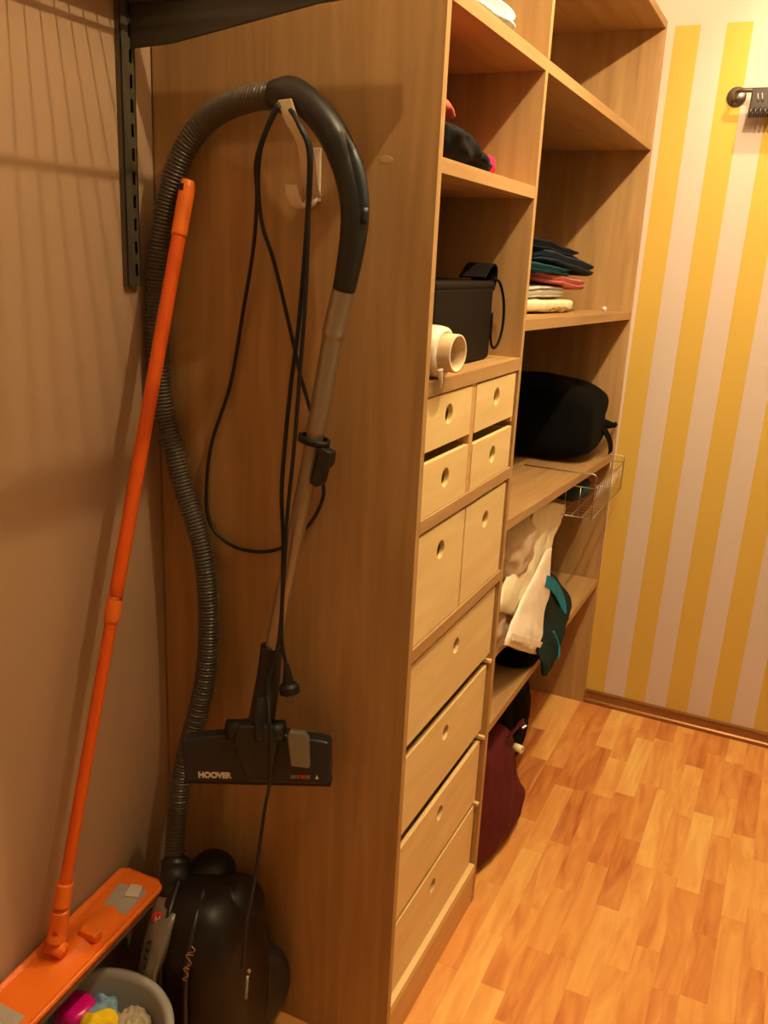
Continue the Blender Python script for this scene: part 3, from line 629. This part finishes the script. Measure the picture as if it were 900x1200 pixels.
# ================================================================== right bay: folded stack
G = 'folded clothes stacked on the middle shelf'
def gar(name, label, cat, c, h, layers, col, seed, rot=0, e=.42, tilt=-.02, wr=.009): garment(name, label, cat, c, h, layers, cloth(name + '_cloth', col), rot, seed, G, e, .10, tilt, wr)
gar('folded_shirt', 'cream white shirt at the bottom of the folded stack', 'shirt', (.350, 1.185, 1.634), (.165, .285, .021), 1, (238, 226, 190), 1)
gar('folded_towel', 'small beige cloth at the bottom right of the folded stack', 'cloth', (.340, 1.545, 1.622), (.130, .075, .018), 2, (204, 184, 156), 21)
gar('folded_shirt', 'light grey and white shirt above the cream one in the stack', 'shirt', (.345, 1.160, 1.673), (.160, .240, .019), 3, (204, 194, 176), 2)
gar('folded_shirt', 'pink shirt in the middle of the folded stack', 'shirt', (.350, 1.330, 1.703), (.165, .270, .017), 2, (206, 112, 106), 3, -.03, tilt=-.06)
gar('folded_sweater', 'teal green sweater between the pink shirt and the jeans', 'sweater', (.352, 1.170, 1.736), (.165, .230, .015), 2, (22, 70, 74), 4, tilt=-.04)
gar('folded_jeans', 'dark navy jeans near the top of the folded stack', 'jeans', (.350, 1.360, 1.757), (.170, .370, .023), 2, (32, 44, 58), 5, -.01, tilt=-.06)
gar('folded_trousers', 'blue black trousers on top of the folded stack', 'trousers', (.345, 1.230, 1.795), (.160, .290, .019), 2, (22, 26, 36), 6, tilt=-.06)
mb = MB(); pts = []
for i in range(60):
    a_ = i * .55; pts.append((.545 + .012 * math.cos(a_), 1.02 + i * .0022, 1.6235 + .005 * (1 + math.sin(a_ * 1.3))))
mb.sweep(pts, .0022, 6, .003)
tag(base_origin(mb.build('cord_bundle', plain('tan_cord', (150, 112, 58), .6))), 'small tan cord lying in front of the cream shirt', 'cord')
tag(base_origin(MB().lathe([(.004, 0), (.008, .001), (.009, .010), (.004, .016)], 16, Matrix.Translation((.52, 1.83, 1.5995))).build('plastic_peg', M_WIRE)), 'tiny pale peg on the right end of the middle shelf', 'peg')
# black bag on the next shelf
M_NYL = plain('black_nylon', (8, 8, 8), .9, spec=.12, bump=.4, bscale=300, var=.3, vscale=9)
bg = thing('black_travel_bag', 'black soft travel bag lying on the shelf above the wire basket', 'bag', (.30, 1.70, 1.085))
def bdp(p):
    q = p + noise.noise_vector(p * 9) * .012; q += Vector((0, 0, 1)) * -.03 * max(0, p.x / .27) ** 2 * (1 if p.z > 0 else 0); return q
mb = MB(); superell(mb, (.300, 1.705, 1.226), (.280, .185, .136), .36, .38, 96, 44, bdp); bagb = mb.build('bag_body', M_NYL, bg)
q = MB(); ribbon(q, [(.560, 1.72, 1.215), (.585, 1.75, 1.185), (.600, 1.79, 1.145), (.602, 1.825, 1.115), (.600, 1.852, 1.082)], .032, .004, (.2, 1, .3)); q.build('strap', M_NYL, bg)
q = MB(); q.sweep([(.555, 1.78, 1.20), (.60, 1.86, 1.185), (.598, 1.895, 1.19)], lambda d, u: .02 * (1 - u) + .004, 10, .01); q.build('side_tab', M_NYL, bg)

# wire basket hung on the shelf
bs = thing('wire_basket', 'chrome wire basket hanging under the shelf that holds the black bag', 'basket', (.52, 1.64, .93))
def shz(y): return 1.130 + (1.063 - 1.130) * (y - .59) / (1.922 - .59)
def wire(mb, pts, r=.0016): mb.sweep(pts, r, 8, .012, raw=True)
q = MB(); yl, yr = 1.40, 1.885; zt, zb = 1.045, .940; xf_, xb_ = .648, .36
for yy in (yl, yr):
    q = MB(); zsf = shz(yy) + .003
    wire(q, [(.40, yy, zsf), (.50, yy, zsf), (.638, yy, zsf + .001), (xf_ - .002, yy, zsf - .003), (xf_, yy, zsf - .012), (xf_, yy, zb)], .0020)
    wire(q, [(xf_, yy, zt), (xb_, yy, zt)]); wire(q, [(xf_, yy, zb), (xb_, yy, zb)]); q.build('hanging_arm', M_CHROME, bs)
q = MB()
for zz_ in (zt, zb): wire(q, [(xf_, yl, zz_), (xf_, yr, zz_)]); wire(q, [(xb_, yl, zz_), (xb_, yr, zz_)])
for i in range(1, 7):
    x = xf_ + (xb_ - xf_) * i / 6
    for yy in (yl, yr): wire(q, [(x, yy, zt), (x, yy, zb)], .0011)
for i in range(0, 13):
    yy = yl + (yr - yl) * i / 12; wire(q, [(xf_, yy, zt), (xf_, yy, zb), (xb_, yy, zb), (xb_, yy, zt)], .0009)
for i in range(1, 8):
    x = xf_ + (xb_ - xf_) * i / 8; wire(q, [(x, yl, zb), (x, yr, zb)], .0010)
q.build('basket_grid', M_CHROME, bs)
mb = MB(); superell(mb, (.50, 1.60, .985), (.085, .11, .030), .7, .7, 40, 20, lambda p: p + noise.noise_vector(p * 14) * .008)
tag(base_origin(mb.build('small_pouch', cloth('dark_blue_grey_cloth', (52, 62, 66)))), 'dark blue grey pouch inside the wire basket', 'pouch')

# bags on the lower shelf
M_CAN = cloth('cream_canvas', (240, 226, 190), var=.05, bump=.3); M_BEI = cloth('beige_cloth', (204, 178, 146), var=.05); M_WHT = cloth('white_canvas', (246, 232, 212), var=.04, bump=.3)
shF = lambda y: .556 - .006 * (y - .59)
ct = thing('beige_cloth_bag', 'beige thin cloth bag at the back of the heap on the lower shelf', 'bag', (.52, .95, .56))
mb = MB(); pillow(mb, [((.50, .80, 1.050), (.52, 1.04, 1.040)), ((.52, .77, 1.00), (.53, 1.08, .98)), ((.52, .78, .92), (.53, 1.06, .90)), ((.51, .82, .86), (.52, 1.00, .84))], .045, (1, -.2, 0), wr=.014, ws=12, seed=4)
mb.build('bag_body', M_BEI, ct)
cc = thing('cream_canvas_bag', 'cream canvas bag in the middle of the heap, its upper half in the shelf shadow', 'bag', (.55, 1.0, .56))
mb = MB(); pillow(mb, [((.532, 1.060, 1.060), (.535, 1.490, .955)), ((.535, 1.035, 1.020), (.535, 1.440, .905)), ((.538, .965, .962), (.538, 1.340, .868)), ((.545, .830, .905), (.545, 1.250, .822)), ((.556, .715, .875), (.556, .985, .778)), ((.560, .704, .838), (.560, .881, .759))], .014, (1, -.1, .15), wr=.007, ws=9, seed=9, pu=.4)
mb.build('bag_flap', M_CAN, cc)
mb = MB(); pillow(mb, [((.52, .80, .92), (.52, 1.25, .90)), ((.53, .75, .85), (.53, 1.22, .80)), ((.54, .73, .76), (.54, 1.18, .70)), ((.545, .75, .672), (.545, 1.10, .630))], .016, (1, 0, 0), wr=.010, ws=12, seed=5)
mb.build('bag_body', M_BEI, cc)
wt = thing('white_canvas_bag', 'brightest white canvas bag in front of the heap, folded hem at its bottom', 'bag', (.60, .95, .56))
mb = MB(); pillow(mb, [((.566, 1.135, .890), (.566, 1.215, .880)), ((.572, 1.000, .845), (.572, 1.205, .765)), ((.580, .830, .802), (.580, 1.180, .652)), ((.594, .720, .790), (.596, 1.125, .606)), ((.602, .655, .766), (.606, 1.062, .570))], .013, (1, -.1, .15), wr=.005, ws=8, seed=15, pu=.4)
wb = mb.build('bag_body', M_WHT, wt)
q = MB(); ribbon(q, [(.610, .700, .775), (.616, .83, .715), (.618, .95, .658), (.614, 1.03, .618)], .020, .003, (0, .3, 1)); q.build('hem', M_WHT, wb, bevel=.001)
gb = thing('dark_green_sports_bag', 'dark green sports bag with a turquoise stripe behind the white canvas bag', 'bag', (.50, 1.3, .56))
M_GRN = cloth('dark_green_nylon', (18, 34, 31), .8); M_TEAL = cloth('turquoise_webbing', (30, 138, 176), .7)
GC = Vector((.430, 1.170, .645)); 
def gdp(p): return p + noise.noise_vector(p * 10) * .010
mb = MB(); rows_ = [((.56, 1.05, .835), (.56, 1.225, .80)), ((.56, 1.04, .79), (.56, 1.385, .712)), ((.565, 1.04, .72), (.57, 1.525, .612)), ((.575, 1.03, .67), (.585, 1.505, .582)), ((.60, .98, .63), (.625, 1.27, .590)), ((.634, .97, .59), (.636, 1.13, .560)), ((.640, .97, .55), (.640, 1.05, .535))]
pillow(mb, rows_, .024, (1, -.15, .05), wr=.006, ws=10, seed=3, pu=.45)
gbb = mb.build('bag_body', M_GRN, gb)
q = MB(); ribbon(q, [(.585, 1.110, .800), (.590, 1.185, .765), (.594, 1.270, .706), (.598, 1.335, .645), (.606, 1.345, .600)], .038, .004, (.1, .45, .89)); q.build('turquoise_stripe', M_TEAL, gbb)
q = MB(); q.sweep([(.640, 1.05, .665), (.655, 1.08, .610), (.664, 1.06, .575)], .003, 8, .01); q.build('turquoise_cord', M_TEAL, gbb)
mb = MB(); superell(mb, (.452, 1.062, .588), (.150, .112, .032), .35, .3, 72, 24, lambda p: p + noise.noise_vector(p * 10) * .007)
fb = mb.build('laptop_sleeve', M_NYL); base_origin(fb); tag(fb, 'flat black padded sleeve under the white canvas bag', 'sleeve')

# backpack on the floor
bp = thing('burgundy_backpack', 'burgundy red backpack standing on the floor below the lowest shelf', 'backpack', (.50, .85, 0))
M_BUR = cloth('burgundy_nylon', (92, 28, 36), .75, var=.12, vs=10)
mb = MB(); pillow(mb, [((.53, .62, .415), (.54, .90, .390)), ((.53, .61, .36), (.55, .965, .335)), ((.53, .61, .28), (.56, .985, .250)), ((.53, .61, .20), (.575, .990, .180)), ((.53, .61, .12), (.590, 1.030, .110)), ((.53, .61, .05), (.590, 1.020, .045)), ((.53, .63, .008), (.585, .93, .010))], .060, (1, -.25, 0), wr=.007, ws=9, seed=6, pu=.45, pv=.3)
bpb = mb.build('pack_body', M_BUR, bp)
q = MB(); ribbon(q, [(.590, .83, .395), (.606, .88, .415), (.600, .93, .405), (.585, .945, .37)], .022, .004, (.6, -.2, .6)); q.build('grab_strap', M_BUR, bpb)
q = MB(); q.box(-.009, .009, -.004, .004, -.014, .014, frame((.610, .905, .405), (.6, .6, .4), (0, .3, -1))); q.build('metal_buckle', M_CHROME, bpb, bevel=.003)
q = MB(); q.lathe([(.008, -.016), (.012, -.014), (.012, .014), (.009, .015)], 20, frame((.606, .900, .325), (0, 0, 1), (.3, 1, 0)), False, True); q.build('cord_stopper', M_CAN, bpb)
mb = MB(); pillow(mb, [((.44, 1.12, .47), (.46, 1.28, .46)), ((.43, 1.10, .40), (.48, 1.36, .37)), ((.43, 1.09, .28), (.49, 1.40, .25)), ((.43, 1.09, .14), (.49, 1.40, .13)), ((.43, 1.10, .008), (.48, 1.36, .008))], .05, (1, -.25, 0), wr=.010, ws=9, seed=16)
bb2 = mb.build('black_sack', M_NYL); base_origin(bb2); tag(bb2, 'black soft bag on the floor behind the burgundy backpack', 'bag')

# ================================================================== hook rail on the striped wall
hr = thing('hanging_rail', 'dark metal rail with round flange on the striped wall', 'rail', (.855, 1.941, 2.318))
MBZ = frame((.8550, 1.9405, 2.3190), (1, 0, 0), (0, 0, 1))
sg = 1 if (MBZ.to_3x3() @ Vector((0, 0, 1))).y < 0 else -1
M_GUN = plain('gunmetal', (120, 108, 104), .3, metal=.8)
fl = MB().lathe([(.031, 0), (.031, .005 * sg), (.027, .008 * sg), (.006, .009 * sg)], 36, MBZ).build('flange', M_GUN, hr)
for dx, dz in ((.004, .021), (-.004, -.021)):
    MB().lathe([(.004, .008 * sg), (.0035, .0105 * sg)], 12, MBZ @ Matrix.Translation((dx, dz, 0))).build('screw', M_CHROME, fl)
MB().sweep([(.848, 1.936, 2.308), (.852, 1.915, 2.312), (.860, 1.886, 2.323), (.875, 1.876, 2.327), (.95, 1.876, 2.327), (1.45, 1.876, 2.327)], .0075, 12, .01).build('rod', M_GUN, hr)
MB().sweep([(1.435, 1.876, 2.327), (1.447, 1.936, 2.312)], .0062, 12, .01).build('rod_end', M_GUN, hr)
MB().lathe([(.031, 0), (.031, .005 * sg), (.027, .008 * sg), (.006, .009 * sg)], 36, MBZ @ Matrix.Translation((.59, 0, 0))).build('flange', M_GUN, hr)
hb = thing('hanging_clip_rack', 'dark metal clip rack hanging from the rail on the striped wall', 'clip rack', (1.0, 1.876, 2.24))
q = MB(); q.box(.906, 1.10, 1.868, 1.884, 2.262, 2.334); M_CLIP = plain('dark_clip_metal', (70, 60, 56), .35, metal=.5); ck = q.build('rack_bar', M_CLIP, hb, bevel=.004)
for i in range(14):
    x = .911 + i * .0145; q = MB(); q.sweep([(x, 1.870, 2.270), (x + .001, 1.866, 2.262), (x - .001, 1.870, 2.244)], .0064, 8, .004); q.build('clip', M_CLIP, ck)
for x in (.925, .938, .958, .971):
    q = MB(); q.sweep([(x, 1.8665, 2.318), (x + .006, 1.8665, 2.290)], .0022, 6, .01); q.build('clip_spring', M_CHROME, ck)
